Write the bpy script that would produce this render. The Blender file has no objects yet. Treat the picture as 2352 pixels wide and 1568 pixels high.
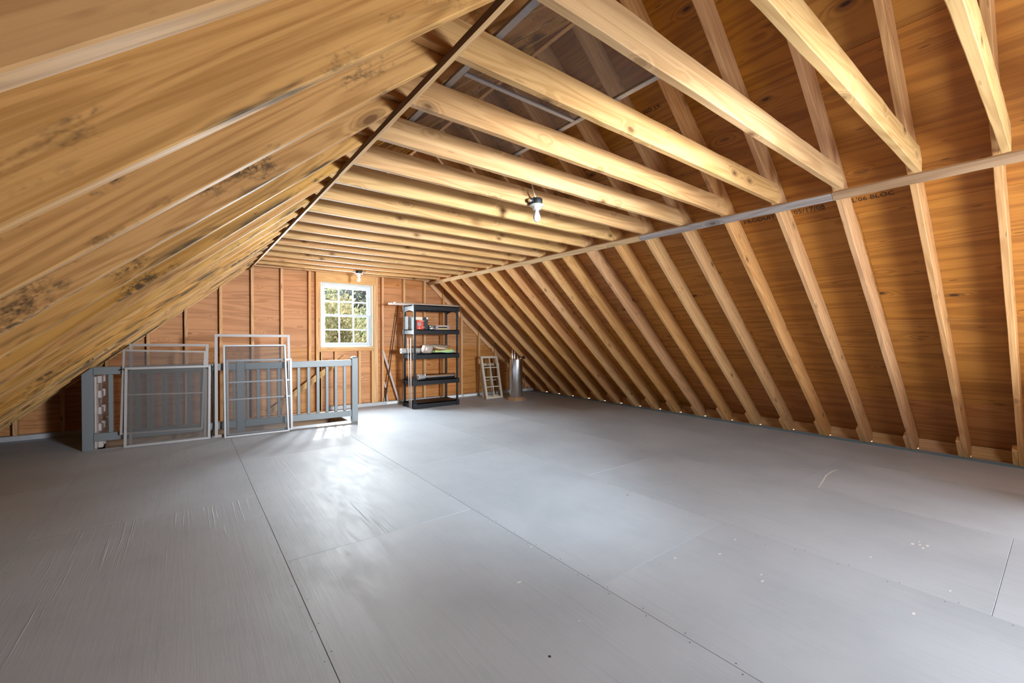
import bpy, bmesh, math, random
from mathutils import Vector, Matrix
random.seed(7)
C = bpy.context.scene
COL = C.collection
R = math.radians

# ---------------------------------------------------------------- camera
cam = bpy.data.cameras.new('camera'); camo = bpy.data.objects.new('camera', cam); COL.objects.link(camo)
yaw, pitch, roll = R(37.4237), R(-0.63), R(0.0583)
F = Vector((math.sin(yaw)*math.cos(pitch), math.cos(yaw)*math.cos(pitch), math.sin(pitch)))
Rt = Vector((math.cos(yaw), -math.sin(yaw), 0)); U = Rt.cross(F)
R2 = Rt*math.cos(roll) + U*math.sin(roll); U2 = -Rt*math.sin(roll) + U*math.cos(roll)
camo.matrix_world = Matrix(((R2.x, U2.x, -F.x, 0), (R2.y, U2.y, -F.y, 0), (R2.z, U2.z, -F.z, 1.2548), (0, 0, 0, 1)))
cam.sensor_width = 36.0; cam.lens = 980.9076/2352*36
cam.clip_start = 0.02; cam.clip_end = 300
C.camera = camo

# ---------------------------------------------------------------- world, sun, window light, added fill, exposure
C.view_settings.view_transform = 'Standard'; C.view_settings.look = 'None'
C.view_settings.gamma = 1.0; C.view_settings.use_curve_mapping = False
C.view_settings.exposure = 0.2
C.cycles.max_bounces = 8; C.cycles.adaptive_threshold = .02
w = bpy.data.worlds.new('sky'); C.world = w; w.use_nodes = True
wn = w.node_tree; bg = wn.nodes['Background']
sky = wn.nodes.new('ShaderNodeTexSky'); sky.sky_type = 'NISHITA'; sky.sun_disc = False
sky.sun_elevation = R(42); sky.sun_rotation = R(18); sky.air_density = 1.0; sky.dust_density = 2.0
wn.links.new(sky.outputs[0], bg.inputs[0]); bg.inputs[1].default_value = 0.7
sd = bpy.data.lights.new('sun', 'SUN'); sd.energy = 19; sd.angle = R(0.55); sd.color = (1, .95, .86)
so = bpy.data.objects.new('sun', sd); COL.objects.link(so)
so.rotation_euler = Vector((-.32, -1, -.95)).to_track_quat('-Z', 'Y').to_euler(); so.location = (6, 20, 14)

def area(name, loc, size, energy, direction, color=(1, 1, 1)):
    l = bpy.data.lights.new(name, 'AREA'); l.shape = 'RECTANGLE'; l.size, l.size_y = size; l.energy = energy; l.color = color
    o = bpy.data.objects.new(name, l); COL.objects.link(o); o.location = loc
    o.rotation_euler = Vector(direction).to_track_quat('-Z', 'Z').to_euler()
    return o
# daylight through the window of the gable behind the camera, and through the far window; two unseen fill lamps are added
COOL = (.83, .93, 1.0)
area('daylight_front_window', (2.30, -1.30, 1.60), (.84, 1.04), 98, (.06, 1, .12), COOL)
area('added_fill_right_of_camera', (4.75, -1.0, .40), (1.3, .66), 85, (-.85, .50, .55), COOL)  # added fill with no real source, lifts the left rafters' undersides
kl = area('added_beam_behind_camera', (2.30, -1.15, 1.55), (.45, .45), 66, (-.04, 1, -.07), COOL); kl.data.spread = R(56)  # added unseen beam, carries brightness to the far gable and floor
area('daylight_back_window', (2.23, 7.84, 1.61), (.80, 1.0), 260, (0, -1, -.05), (.90, .96, 1))

# ---------------------------------------------------------------- materials
def new_mat(name):
    m = bpy.data.materials.new(name); m.use_nodes = True
    nt = m.node_tree; nt.nodes.clear()
    out = nt.nodes.new('ShaderNodeOutputMaterial')
    b = nt.nodes.new('ShaderNodeBsdfPrincipled'); nt.links.new(b.outputs[0], out.inputs[0])
    return m, nt, b, out
def plain(name, col, rough=.5, metal=0., spec=.5, bump=0., bscale=60):
    m, nt, b, out = new_mat(name)
    b.inputs['Roughness'].default_value = rough; b.inputs['Metallic'].default_value = metal
    b.inputs['Specular IOR Level'].default_value = spec
    tc = nt.nodes.new('ShaderNodeTexCoord'); nz = nt.nodes.new('ShaderNodeTexNoise'); nz.inputs['Scale'].default_value = bscale
    nt.links.new(tc.outputs['Object'], nz.inputs['Vector'])
    mx = nt.nodes.new('ShaderNodeMix'); mx.data_type = 'RGBA'
    mx.inputs[6].default_value = (*[c*.9 for c in col], 1); mx.inputs[7].default_value = (*[min(1, c*1.08) for c in col], 1)
    nt.links.new(nz.outputs['Fac'], mx.inputs[0]); nt.links.new(mx.outputs[2], b.inputs['Base Color'])
    if bump:
        bp = nt.nodes.new('ShaderNodeBump'); bp.inputs['Strength'].default_value = bump; bp.inputs['Distance'].default_value = .002
        nt.links.new(nz.outputs['Fac'], bp.inputs['Height']); nt.links.new(bp.outputs[0], b.inputs['Normal'])
    return m
class NB:
    """small helper to build shader maths"""
    def __init__(s, nt): s.nt = nt
    def link(s, a, b): s.nt.links.new(a, b)
    def val(s, i, v):
        if hasattr(v, 'is_output'): s.link(v, i)
        else: i.default_value = v
    def m(s, op, a, b=0., c=0., clamp=False):
        n = s.nt.nodes.new('ShaderNodeMath'); n.operation = op; n.use_clamp = clamp
        s.val(n.inputs[0], a); s.val(n.inputs[1], b)
        if op in ('MULTIPLY_ADD',): s.val(n.inputs[2], c)
        return n.outputs[0]
    def ramp(s, x, a, b, y0=0., y1=1.):
        n = s.nt.nodes.new('ShaderNodeMapRange'); n.interpolation_type = 'SMOOTHSTEP'
        s.val(n.inputs[0], x); n.inputs[1].default_value = a; n.inputs[2].default_value = b
        n.inputs[3].default_value = y0; n.inputs[4].default_value = y1
        return n.outputs[0]
    def mix(s, f, a, b, mode='MIX'):
        n = s.nt.nodes.new('ShaderNodeMix'); n.data_type = 'RGBA'; n.blend_type = mode
        s.val(n.inputs[0], f)
        for i, v in ((6, a), (7, b)):
            if hasattr(v, 'is_output'): s.link(v, n.inputs[i])
            else: n.inputs[i].default_value = (*v, 1)
        return n.outputs[2]
    def scale(s, v, k):
        n = s.nt.nodes.new('ShaderNodeMapping'); n.inputs['Scale'].default_value = k; s.link(v, n.inputs[0]); return n.outputs[0]
    def noise(s, v, sc=1., det=3., rough=.5, dist=0.):
        n = s.nt.nodes.new('ShaderNodeTexNoise'); s.link(v, n.inputs['Vector']); n.inputs['Scale'].default_value = sc
        n.inputs['Detail'].default_value = det; n.inputs['Roughness'].default_value = rough; n.inputs['Distortion'].default_value = dist
        return n.outputs['Fac']
    def voro(s, v, sc=1.):
        n = s.nt.nodes.new('ShaderNodeTexVoronoi'); s.link(v, n.inputs['Vector']); n.inputs['Scale'].default_value = sc
        return n.outputs['Distance'], n.outputs['Color']
    def obj(s, spread=40.):
        tc = s.nt.nodes.new('ShaderNodeTexCoord'); oi = s.nt.nodes.new('ShaderNodeObjectInfo')
        r = s.m('MULTIPLY', oi.outputs['Random'], spread)
        cb = s.nt.nodes.new('ShaderNodeCombineXYZ'); s.link(r, cb.inputs[0]); s.link(s.m('MULTIPLY', r, 1.7), cb.inputs[1]); s.link(s.m('MULTIPLY', r, .63), cb.inputs[2])
        a = s.nt.nodes.new('ShaderNodeVectorMath'); a.operation = 'ADD'; s.link(tc.outputs['Object'], a.inputs[0]); s.link(cb.outputs[0], a.inputs[1])
        return tc.outputs['Object'], a.outputs[0], oi.outputs['Random']
def wood(name, light, dark, knot=(.16, .07, .025), kd=.35, kscale=(3.2, 7, 7), ksize=.16, stain=0., rough=.62, grain=1., hue=.12, band=.5, fleck=0.):
    m, nt, b, out = new_mat(name); n = NB(nt)
    ob, v, rnd = n.obj()
    kd_, kc = n.voro(n.scale(v, kscale), 1.)
    sep = nt.nodes.new('ShaderNodeSeparateColor'); n.link(kc, sep.inputs[0])
    has = n.m('LESS_THAN', sep.outputs[0], kd)
    near = n.m('MULTIPLY', n.ramp(kd_, .02, .42, 1., 0.), has)               # grain flows round the knot
    kn = n.m('MULTIPLY', n.ramp(kd_, ksize*.55, ksize, 1., 0.), has)
    kring = n.m('MULTIPLY', n.ramp(kd_, ksize, ksize*2.1, 1., 0.), has)
    # growth rings: long stretched noise folded into bands
    base = n.noise(n.scale(v, (.45*grain, 6*grain, 6*grain)), 1., 2., .45, .3)
    ph = n.m('ADD', n.m('MULTIPLY', base, 22.), n.m('MULTIPLY', near, 5.))
    ring = n.m('SINE', n.m('MULTIPLY', ph, 3.1))
    ring = n.ramp(ring, -.6, 1., 0., 1.)
    fib = n.noise(n.scale(v, (2.2, 130, 130)), 1., 3., .6)
    blot = n.noise(n.scale(v, (1.1, 5, 5)), 1., 3., .55)
    f = n.m('ADD', n.m('MULTIPLY', ring, band), n.m('MULTIPLY', n.m('SUBTRACT', fib, .5), 1.5))
    f = n.m('ADD', f, n.m('MULTIPLY', n.m('SUBTRACT', blot, .5), .9), clamp=False)
    f = n.m('ADD', f, .12, clamp=True)
    col = n.mix(f, light, dark)
    hv = nt.nodes.new('ShaderNodeHueSaturation'); n.link(col, hv.inputs['Color'])
    n.link(n.m('ADD', n.m('MULTIPLY', rnd, hue*1.6), 1-hue*.8), hv.inputs['Value'])
    n.link(n.m('ADD', n.m('MULTIPLY', n.m('FRACT', n.m('MULTIPLY', rnd, 7.3)), hue*2), 1-hue), hv.inputs['Saturation'])
    n.link(n.m('ADD', n.m('MULTIPLY', n.m('FRACT', n.m('MULTIPLY', rnd, 13.7)), .010), .495), hv.inputs['Hue'])
    col = hv.outputs[0]
    if fleck:
        fd, fc_ = n.voro(n.scale(v, (5.5, 34, 34)), 1.); fs = nt.nodes.new('ShaderNodeSeparateColor'); n.link(fc_, fs.inputs[0])
        fl_ = n.m('MULTIPLY', n.ramp(fd, .10, .20, 1., 0.), n.m('LESS_THAN', fs.outputs[0], .22))
        col = n.mix(n.m('MULTIPLY', fl_, fleck), col, knot)
    col = n.mix(n.m('MULTIPLY', kring, .55), col, tuple(c*.55 for c in dark))
    col = n.mix(n.m('MULTIPLY', kn, .9), col, knot)
    if stain:
        s1 = n.noise(n.scale(v, (1.6, 4, 4)), 1., 6., .72)
        s2 = n.noise(n.scale(v, (30, 40, 40)), 1., 2., .7)
        st = n.m('MULTIPLY', n.ramp(s1, .555, .66), n.ramp(s2, .34, .58))
        sepo = nt.nodes.new('ShaderNodeSeparateXYZ'); n.link(ob, sepo.inputs[0])
        edge = n.ramp(sepo.outputs[1], .0, .045, 1., 0.)
        e1 = n.m('MULTIPLY', edge, n.ramp(n.noise(n.scale(v, (1.3, 9, 9)), 1., 4., .7), .50, .62))
        st = n.m('MAXIMUM', st, e1)
        col = n.mix(n.m('MULTIPLY', st, stain), col, (.075, .047, .022))
    n.link(col, b.inputs['Base Color'])
    b.inputs['Roughness'].default_value = rough; b.inputs['Specular IOR Level'].default_value = .3
    bp = nt.nodes.new('ShaderNodeBump'); bp.inputs['Strength'].default_value = .25; bp.inputs['Distance'].default_value = .0012
    n.link(n.m('ADD', fib, n.m('MULTIPLY', ring, .4)), bp.inputs['Height']); n.link(bp.outputs[0], b.inputs['Normal'])
    return m
M = {}
M['rafter_left'] = wood('left rafter pine', (.60, .335, .110), (.36, .175, .045), kd=.22, kscale=(2.6, 7, 7), ksize=.14, stain=.95, grain=1.15, hue=.07, fleck=.3)
M['rafter_right'] = wood('right rafter pine', (.68, .39, .175), (.48, .24, .09), kd=.30, kscale=(4.5, 9, 9), ksize=.13, hue=.07, fleck=.45)
M['tie'] = wood('collar tie spruce', (.57, .345, .158), (.39, .21, .078), kd=.42, kscale=(4.2, 8, 8), ksize=.13, hue=.06, fleck=.35)
M['stud'] = wood('stud spruce', (.62, .36, .165), (.45, .23, .09), kd=.2, kscale=(4, 12, 12), ksize=.13, hue=.06, fleck=.3)
M['strip_tan'] = wood('furring tan', (.56, .36, .19), (.38, .21, .10), kd=.08, hue=.05)
M['strip_brown'] = wood('furring brown', (.40, .24, .13), (.24, .125, .06), kd=.08, hue=.05)
M['strip_grey'] = wood('furring weathered grey', (.36, .31, .29), (.22, .18, .17), knot=(.08, .06, .05), kd=.2, hue=.03)
M['strip_bark_shade'] = wood('furring shaded bark edge', (.17, .085, .04), (.09, .042, .02), kd=.05, hue=.03)  # rough bark edge, darkened further by painted-in shade on the side facing away
M['ply_roof'] = wood('roof plywood fir', (.50, .215, .050), (.29, .108, .024), knot=(.05, .02, .007), kd=.30, kscale=(2.6, 6.5, 6.5), ksize=.10, grain=.55, hue=.07, rough=.5, fleck=.6)
M['ply_wall'] = wood('gable plywood fir', (.52, .235, .085), (.32, .122, .036), knot=(.12, .045, .018), kd=.28, kscale=(3.4, 8, 8), ksize=.09, grain=.6, hue=.06, rough=.55, fleck=.4)
M['raw_board'] = wood('raw framing board', (.62, .36, .14), (.46, .23, .07), kd=.1)
M['old_board'] = wood('old grey brown board', (.33, .22, .14), (.19, .12, .07), kd=.1)
M['rail_paint'] = plain('grey blue rail paint', (.145, .160, .168), .42, bump=.15, bscale=90)
M['rail_white'] = plain('pinkish grey panel paint', (.46, .40, .38), .6, bump=.3)
M['plate_paint'] = plain('chalky grey plate paint', (.42, .42, .43), .6, bump=.3, bscale=30)
M['edge_blue'] = plain('blue grey edge paint', (.19, .34, .44), .6, bump=.3, bscale=40)
M['alu'] = plain('taupe aluminium frame', (.28, .245, .23), .45, .1)
M['alu_white'] = plain('pale aluminium frame', (.32, .30, .30), .42, .15)
M['black'] = plain('black plastic', (.010, .011, .014), .5, 0., .3)
M['rubber'] = plain('black rubber', (.010, .012, .012), .6)
M['vinyl'] = plain('white vinyl', (.43, .48, .525), .35)
M['cream'] = plain('cream jamb', (.56, .51, .38), .5)
M['tape'] = plain('green blue tape', (.10, .42, .38), .5)
M['porcelain'] = plain('white porcelain', (.52, .52, .51), .25)
M['bulb'] = plain('frosted bulb glass', (.62, .63, .64), .2)
M['cable'] = plain('cream cable jacket', (.66, .56, .44), .5)
M['steel'] = plain('polished stainless steel', (.74, .75, .78), .24, 1.)
M['zinc'] = plain('zinc clamp', (.55, .55, .55), .3, .9)
M['brown_plastic'] = plain('tan stand', (.36, .23, .13), .6)
M['sash_paint'] = plain('cream sash paint', (.60, .52, .42), .55, bump=.2)
M['white_trim'] = plain('pinkish white trim', (.46, .38, .35), .5)
M['card_white'] = plain('white carton', (.72, .72, .72), .55)
M['card_black'] = plain('black carton', (.02, .02, .022), .5)
M['card_red'] = plain('red carton print', (.62, .045, .022), .45)
M['card_cream'] = plain('cream carton print', (.68, .60, .48), .5)
M['card_mauve'] = plain('mauve brown carton', (.33, .25, .25), .5)
M['card_olive'] = plain('olive yellow print', (.42, .36, .16), .5)
M['ink'] = plain('dark ink', (.035, .02, .012), .8)
M['ink_grey'] = plain('grey ink', (.25, .26, .28), .7)
M['bag_poly'] = plain('cloudy plastic film', (.36, .29, .245), .3, bump=.6, bscale=25)
M['roll_poly'] = plain('rolled grey film', (.34, .32, .30), .35, bump=.4, bscale=40)
M['green_bag'] = plain('pale green bag', (.34, .50, .33), .35, bump=.5, bscale=25)
M['green_print'] = plain('lime green print', (.42, .50, .10), .4, bump=.3, bscale=25)
M['brown_cloth'] = plain('brown folded cloth', (.21, .145, .10), .8, bump=.6, bscale=60)
M['tan_cloth'] = plain('tan cloth edge', (.50, .37, .26), .8)
M['bark'] = plain('tree bark', (.10, .075, .055), .9, bump=.8, bscale=12)
M['grass'] = plain('lawn', (.16, .22, .06), .9, bump=.6, bscale=5)
M['roofing'] = plain('dark roofing', (.035, .03, .03), .9)
M['siding'] = plain('grey siding', (.35, .35, .34), .7)
M['dark_room'] = plain('stairwell drywall', (.30, .26, .23), .8)
M['paint_white'] = plain('white paint drip', (.78, .78, .76), .5)
M['pole_dark'] = plain('dark bronze pole', (.05, .032, .022), .45, .3)
M['gasket'] = plain('dark screen gasket', (.03, .032, .04), .6)

def glass_mat():
    m, nt, b, out = new_mat('window glass'); nt.nodes.remove(b)
    t = nt.nodes.new('ShaderNodeBsdfTransparent'); g = nt.nodes.new('ShaderNodeBsdfGlossy'); g.inputs['Roughness'].default_value = .02
    lw = nt.nodes.new('ShaderNodeLayerWeight'); lw.inputs['Blend'].default_value = .5; n = NB(nt)
    fr = n.m('ADD', n.m('MULTIPLY', n.m('POWER', lw.outputs['Facing'], 5.), .7), .04)
    mx = nt.nodes.new('ShaderNodeMixShader'); nt.links.new(fr, mx.inputs[0]); nt.links.new(t.outputs[0], mx.inputs[1]); nt.links.new(g.outputs[0], mx.inputs[2])
    t.inputs[0].default_value = (.96, .98, .98, 1)
    nt.links.new(mx.outputs[0], out.inputs[0]); return m
M['glass'] = glass_mat()
def mesh_mat(name, dens, col):
    m, nt, b, out = new_mat(name); n = NB(nt)
    b.inputs['Base Color'].default_value = (*col, 1); b.inputs['Roughness'].default_value = .6
    t = nt.nodes.new('ShaderNodeBsdfTransparent'); mx = nt.nodes.new('ShaderNodeMixShader')
    ob, v, rnd = n.obj()
    w_ = n.noise(n.scale(v, (260, 260, 260)), 1., 1., .5)
    f = n.m('ADD', n.m('MULTIPLY', n.m('SUBTRACT', w_, .5), .35), dens, clamp=True)
    n.link(f, mx.inputs[0]); n.link(t.outputs[0], mx.inputs[1]); n.link(b.outputs[0], mx.inputs[2]); n.link(mx.outputs[0], out.inputs[0])
    return m
M['screen'] = mesh_mat('insect screen mesh', .42, (.10, .092, .09))
M['screen_thin'] = mesh_mat('fine insect screen mesh', .42, (.05, .052, .06))

def floor_mat():
    m, nt, b, out = new_mat('grey floor paint'); n = NB(nt)
    ob, v, rnd = n.obj(90.)
    big = n.noise(n.scale(v, (.8, .8, .8)), 1., 5., .6)
    grain = n.noise(n.scale(v, (2.0, 45, 45)), 1., 4., .65)
    col = n.mix(n.ramp(big, .3, .7), (.365, .410, .462), (.455, .50, .558))
    col = n.mix(n.m('MULTIPLY', n.ramp(grain, .5, .75), .16), col, (.25, .275, .305))
    scuff = n.noise(n.scale(v, (3, 9, 9)), 1., 8., .75, .6)
    col = n.mix(n.m('MULTIPLY', n.ramp(scuff, .60, .72), .25), col, (.56, .60, .65))
    d, c = n.voro(n.scale(v, (3.2, 3.2, 3.2)), 1.); sp = nt.nodes.new('ShaderNodeSeparateColor'); n.link(c, sp.inputs[0])
    white = n.m('MULTIPLY', n.m('LESS_THAN', d, .026), n.m('LESS_THAN', sp.outputs[0], .28))
    col = n.mix(white, col, (.66, .66, .64))
    d2, c2 = n.voro(n.scale(v, (2.6, 2.6, 2.6)), 1.); sp2 = nt.nodes.new('ShaderNodeSeparateColor'); n.link(c2, sp2.inputs[0])
    dark = n.m('MULTIPLY', n.m('LESS_THAN', d2, .018), n.m('LESS_THAN', sp2.outputs[1], .55))
    col = n.mix(dark, col, (.03, .03, .03))
    so_ = nt.nodes.new('ShaderNodeSeparateXYZ'); n.link(ob, so_.inputs[0])
    fx = n.m('MULTIPLY', n.m('SUBTRACT', n.m('FRACT', n.m('DIVIDE', so_.outputs[0], .21)), .5), .21)   # nail rows along the sheet edges
    for yy in (.017, 1.2005):
        fy = n.m('SUBTRACT', so_.outputs[1], yy)
        nail = n.m('LESS_THAN', n.m('ADD', n.m('MULTIPLY', fx, fx), n.m('MULTIPLY', fy, fy)), .0030**2)
        col = n.mix(nail, col, (.03, .03, .03))
    hv = nt.nodes.new('ShaderNodeHueSaturation'); n.link(col, hv.inputs['Color']); n.link(n.m('ADD', n.m('MULTIPLY', rnd, .07), .965), hv.inputs['Value'])
    n.link(hv.outputs[0], b.inputs['Base Color'])
    n.link(n.m('ADD', n.m('MULTIPLY', scuff, .34), .40), b.inputs['Roughness'])
    b.inputs['Specular IOR Level'].default_value = .5
    bp = nt.nodes.new('ShaderNodeBump'); bp.inputs['Strength'].default_value = .55; bp.inputs['Distance'].default_value = .002
    ridge = n.noise(n.scale(v, (.9, 60, 60)), 1., 3., .7)
    rmask = n.ramp(n.noise(n.scale(v, (.5, 2.4, 2.4)), 1., 2., .5), .56, .66)
    rl = n.m('MULTIPLY', n.ramp(ridge, .55, .68), rmask)
    n.link(n.m('ADD', n.m('ADD', n.m('MULTIPLY', grain, .7), n.m('MULTIPLY', scuff, .5)), n.m('MULTIPLY', rl, 1.6)), bp.inputs['Height']); n.link(bp.outputs[0], b.inputs['Normal'])
    return m
M['floor'] = floor_mat()
def leaf_mat(name, a, b_, c_):
    m, nt, b, out = new_mat(name); n = NB(nt)
    g = nt.nodes.new('ShaderNodeNewGeometry'); tc = nt.nodes.new('ShaderNodeTexCoord')
    f = n.noise(n.scale(tc.outputs['Object'], (1.1, 1.1, 1.1)), 1., 3., .6)
    f2 = n.noise(n.scale(tc.outputs['Object'], (9, 9, 9)), 1., 1., .5)
    col = n.mix(n.ramp(f, .35, .65), a, b_); col = n.mix(n.ramp(f2, .5, .62), col, c_)
    d = nt.nodes.new('ShaderNodeBsdfDiffuse'); t = nt.nodes.new('ShaderNodeBsdfTranslucent')
    n.link(col, d.inputs[0]); n.link(col, t.inputs[0])
    mx = nt.nodes.new('ShaderNodeMixShader'); mx.inputs[0].default_value = .6; n.link(d.outputs[0], mx.inputs[1]); n.link(t.outputs[0], mx.inputs[2])
    n.link(mx.outputs[0], out.inputs[0]); nt.nodes.remove(b); return m
M['leaf_gold'] = leaf_mat('autumn gold leaves', (.46, .38, .20), (.34, .34, .18), (.62, .50, .34))
M['leaf_green'] = leaf_mat('green leaves', (.24, .32, .16), (.36, .42, .24), (.50, .46, .28))
M['leaf_dark'] = leaf_mat('dark evergreen leaves', (.11, .14, .13), (.18, .20, .18), (.30, .30, .30))

# ---------------------------------------------------------------- object helpers
def obj(name, me, mat=None, parent=None, mw=None):
    o = bpy.data.objects.new(name, me)
    if mat is not None and not me.materials: me.materials.append(mat)
    COL.objects.link(o)
    if mw is not None: o.matrix_world = mw
    if parent is not None:
        o.parent = parent
        if mw is not None: o.matrix_parent_inverse = parent.matrix_world.inverted_safe()
        o.matrix_basis = o.matrix_basis
    return o
WORLD = {}
def place(o, mw, parent=None):
    """set a world matrix by hand (no depsgraph needed)"""
    WORLD[o.name] = mw.copy()
    if parent is None:
        o.matrix_basis = mw
    else:
        o.parent = parent; o.matrix_parent_inverse = Matrix(); o.matrix_basis = WORLD[parent.name].inverted() @ mw
def tag(o, label=None, cat=None, group=None, kind=None):
    if label: o['label'] = label
    if cat: o['category'] = cat
    if group: o['group'] = group
    if kind: o['kind'] = kind
    return o
def thing(name, label, cat, loc=(0, 0, 0), rotz=0., group=None):
    o = bpy.data.objects.new(name, None); COL.objects.link(o); o.empty_display_size = .1
    place(o, Matrix.Translation(loc) @ Matrix.Rotation(rotz, 4, 'Z'))
    return tag(o, label, cat, group)
def frame(o, x, y, z):
    x, y, z = Vector(x).normalized(), Vector(y).normalized(), Vector(z).normalized()
    return Matrix(((x.x, y.x, z.x, o[0]), (x.y, y.y, z.y, o[1]), (x.z, y.z, z.z, o[2]), (0, 0, 0, 1)))
def to_mesh(bm, name='part', smooth=False):
    bmesh.ops.recalc_face_normals(bm, faces=bm.faces)
    me = bpy.data.meshes.new(name); bm.to_mesh(me); bm.free()
    if smooth:
        for p in me.polygons: p.use_smooth = True
    return me
def add(name, me, mat, mw=None, parent=None):
    if mat is not None and not me.materials: me.materials.append(mat)
    o = bpy.data.objects.new(name, me); COL.objects.link(o)
    place(o, mw if mw is not None else Matrix(), parent)
    return o
CACHE = {}
def bevel(bm, w, seg=1):
    if w: bmesh.ops.bevel(bm, geom=list(bm.edges), offset=w, segments=seg, affect='EDGES', profile=.6)
def box_bm(sx, sy, sz, bv=.002, center=False):
    bm = bmesh.new(); bmesh.ops.create_cube(bm, size=1)
    for v in bm.verts:
        v.co = Vector(((v.co.x + (0 if center else .5))*sx, (v.co.y + (0 if center else .5))*sy, (v.co.z + (0 if center else .5))*sz))
    bevel(bm, min(bv, .45*min(sx, sy, sz)))
    return bm
def box_me(sx, sy, sz, bv=.002, mat=None):
    k = ('box', round(sx, 4), round(sy, 4), round(sz, 4), bv, mat.name if mat else '')
    if k not in CACHE: CACHE[k] = to_mesh(box_bm(sx, sy, sz, bv))
    return CACHE[k]
def box(name, lo, hi, mat, parent=None, bv=.002):
    """axis aligned board whose local X runs along its longest side (so the grain does)"""
    s = [hi[i]-lo[i] for i in range(3)]
    ax = max(range(3), key=lambda i: s[i]); oth = [(ax+1) % 3, (ax+2) % 3]
    e = [Vector((1, 0, 0)), Vector((0, 1, 0)), Vector((0, 0, 1))]
    me = box_me(s[ax], s[oth[0]], s[oth[1]], bv, mat)
    return add(name, me, mat, frame(lo, e[ax], e[oth[0]], e[oth[1]]), parent)
def bar(name, p0, p1, wv, wid, thk, mat, parent=None, bv=.0015):
    """board from p0 to p1 (centre line of one edge), wid along wv, thk across"""
    p0, p1 = Vector(p0), Vector(p1); x = (p1-p0); L = x.length; x.normalize()
    y = Vector(wv); y = (y - x*y.dot(x)).normalized(); z = x.cross(y)
    me = box_me(L, wid, thk, bv, mat)
    return add(name, me, mat, frame(p0 - y*wid/2 - z*thk/2, x, y, z), parent)
def lumber_me(L, D, T, n=14, c=.004, jit=.001, f0=None, f1=None, vmid=(), seed=0):
    """dressed board: length on X, depth on Y, thickness on Z; ends follow f0(v), f1(v)"""
    rg = random.Random(seed)
    vs = [c] + list(vmid) + [D-c]
    prof = [(0, c), (0, T-c)] + [(v, T) for v in vs] + [(D, T-c), (D, c)] + [(v, 0) for v in reversed(vs)]
    f0 = f0 or (lambda v: 0.); f1 = f1 or (lambda v: L)
    bm = bmesh.new(); rings = []
    for i in range(n+1):
        t = i/n; dv, dw = rg.uniform(-jit, jit), rg.uniform(-jit, jit); r = []
        ed = rg.uniform(-jit, jit)*1.5
        for (v, w_) in prof:
            a, b_ = f0(v), f1(v)
            vv = v + (dv if v < D/2 else ed); ww = w_ + dw*.5
            r.append(bm.verts.new((a+(b_-a)*t, vv, ww)))
        rings.append(r)
    m = len(prof)
    for i in range(n):
        for j in range(m):
            bm.faces.new((rings[i][j], rings[i+1][j], rings[i+1][(j+1) % m], rings[i][(j+1) % m]))
    bm.faces.new(rings[0]); bm.faces.new(list(reversed(rings[-1])))
    return to_mesh(bm, 'lumber')
def prism_me(poly, h, bv=0.):
    bm = bmesh.new(); vs = [bm.verts.new((x, y, 0)) for x, y in poly]; f = bm.faces.new(vs)
    g = bmesh.ops.extrude_face_region(bm, geom=[f])
    for v in g['geom']:
        if isinstance(v, bmesh.types.BMVert): v.co.z += h
    if bv: bevel(bm, bv)
    return to_mesh(bm)
def lathe_bm(prof, seg=24):
    bm = bmesh.new(); rings = []
    for r, z in prof:
        rings.append([bm.verts.new((max(r, 1e-5)*math.cos(2*math.pi*k/seg), max(r, 1e-5)*math.sin(2*math.pi*k/seg), z)) for k in range(seg)])
    for a, b_ in zip(rings, rings[1:]):
        for k in range(seg): bm.faces.new((a[k], a[(k+1) % seg], b_[(k+1) % seg], b_[k]))
    bm.faces.new(list(reversed(rings[0]))); bm.faces.new(rings[-1])
    return bm
def lathe(name, prof, loc, mat, parent=None, axis=(0, 0, 1), seg=24, sharp=False):
    z = Vector(axis).normalized(); x = z.orthogonal().normalized(); y = z.cross(x)
    me = to_mesh(lathe_bm(prof, seg), smooth=not sharp)
    if not sharp:
        try: me.set_sharp_from_angle(angle=R(40))
        except Exception: pass
    return add(name, me, mat, frame(loc, x, y, z), parent)
def tube(name, pts, rad, mat, parent=None, seg=8):
    bm = bmesh.new(); pts = [Vector(p) for p in pts]; rings = []
    for i, p in enumerate(pts):
        d = (pts[min(i+1, len(pts)-1)] - pts[max(i-1, 0)]).normalized()
        x = d.orthogonal().normalized() if i == 0 else (rings_x - d*rings_x.dot(d)).normalized()
        rings_x = x; y = d.cross(x); r = rad[i] if isinstance(rad, (list, tuple)) else rad
        rings.append([bm.verts.new(p + x*r*math.cos(2*math.pi*k/seg) + y*r*math.sin(2*math.pi*k/seg)) for k in range(seg)])
    for a, b_ in zip(rings, rings[1:]):
        for k in range(seg): bm.faces.new((a[k], a[(k+1) % seg], b_[(k+1) % seg], b_[k]))
    bm.faces.new(list(reversed(rings[0]))); bm.faces.new(rings[-1])
    me = to_mesh(bm, smooth=True)
    c = sum(pts, Vector())/len(pts)
    for v in me.vertices: v.co -= c
    return add(name, me, mat, Matrix.Translation(c), parent)
def text(name, s, size, mw, mat, parent=None, depth=.0004):
    cu = bpy.data.curves.new('lettering', 'FONT'); cu.body = s; cu.size = size; cu.extrude = depth; cu.resolution_u = 2
    t = bpy.data.objects.new('lettering', cu); COL.objects.link(t)
    dg = bpy.context.evaluated_depsgraph_get(); me = bpy.data.meshes.new_from_object(t.evaluated_get(dg))
    bpy.data.objects.remove(t); me.materials.clear()
    return add(name, me, mat, mw, parent)

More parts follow.
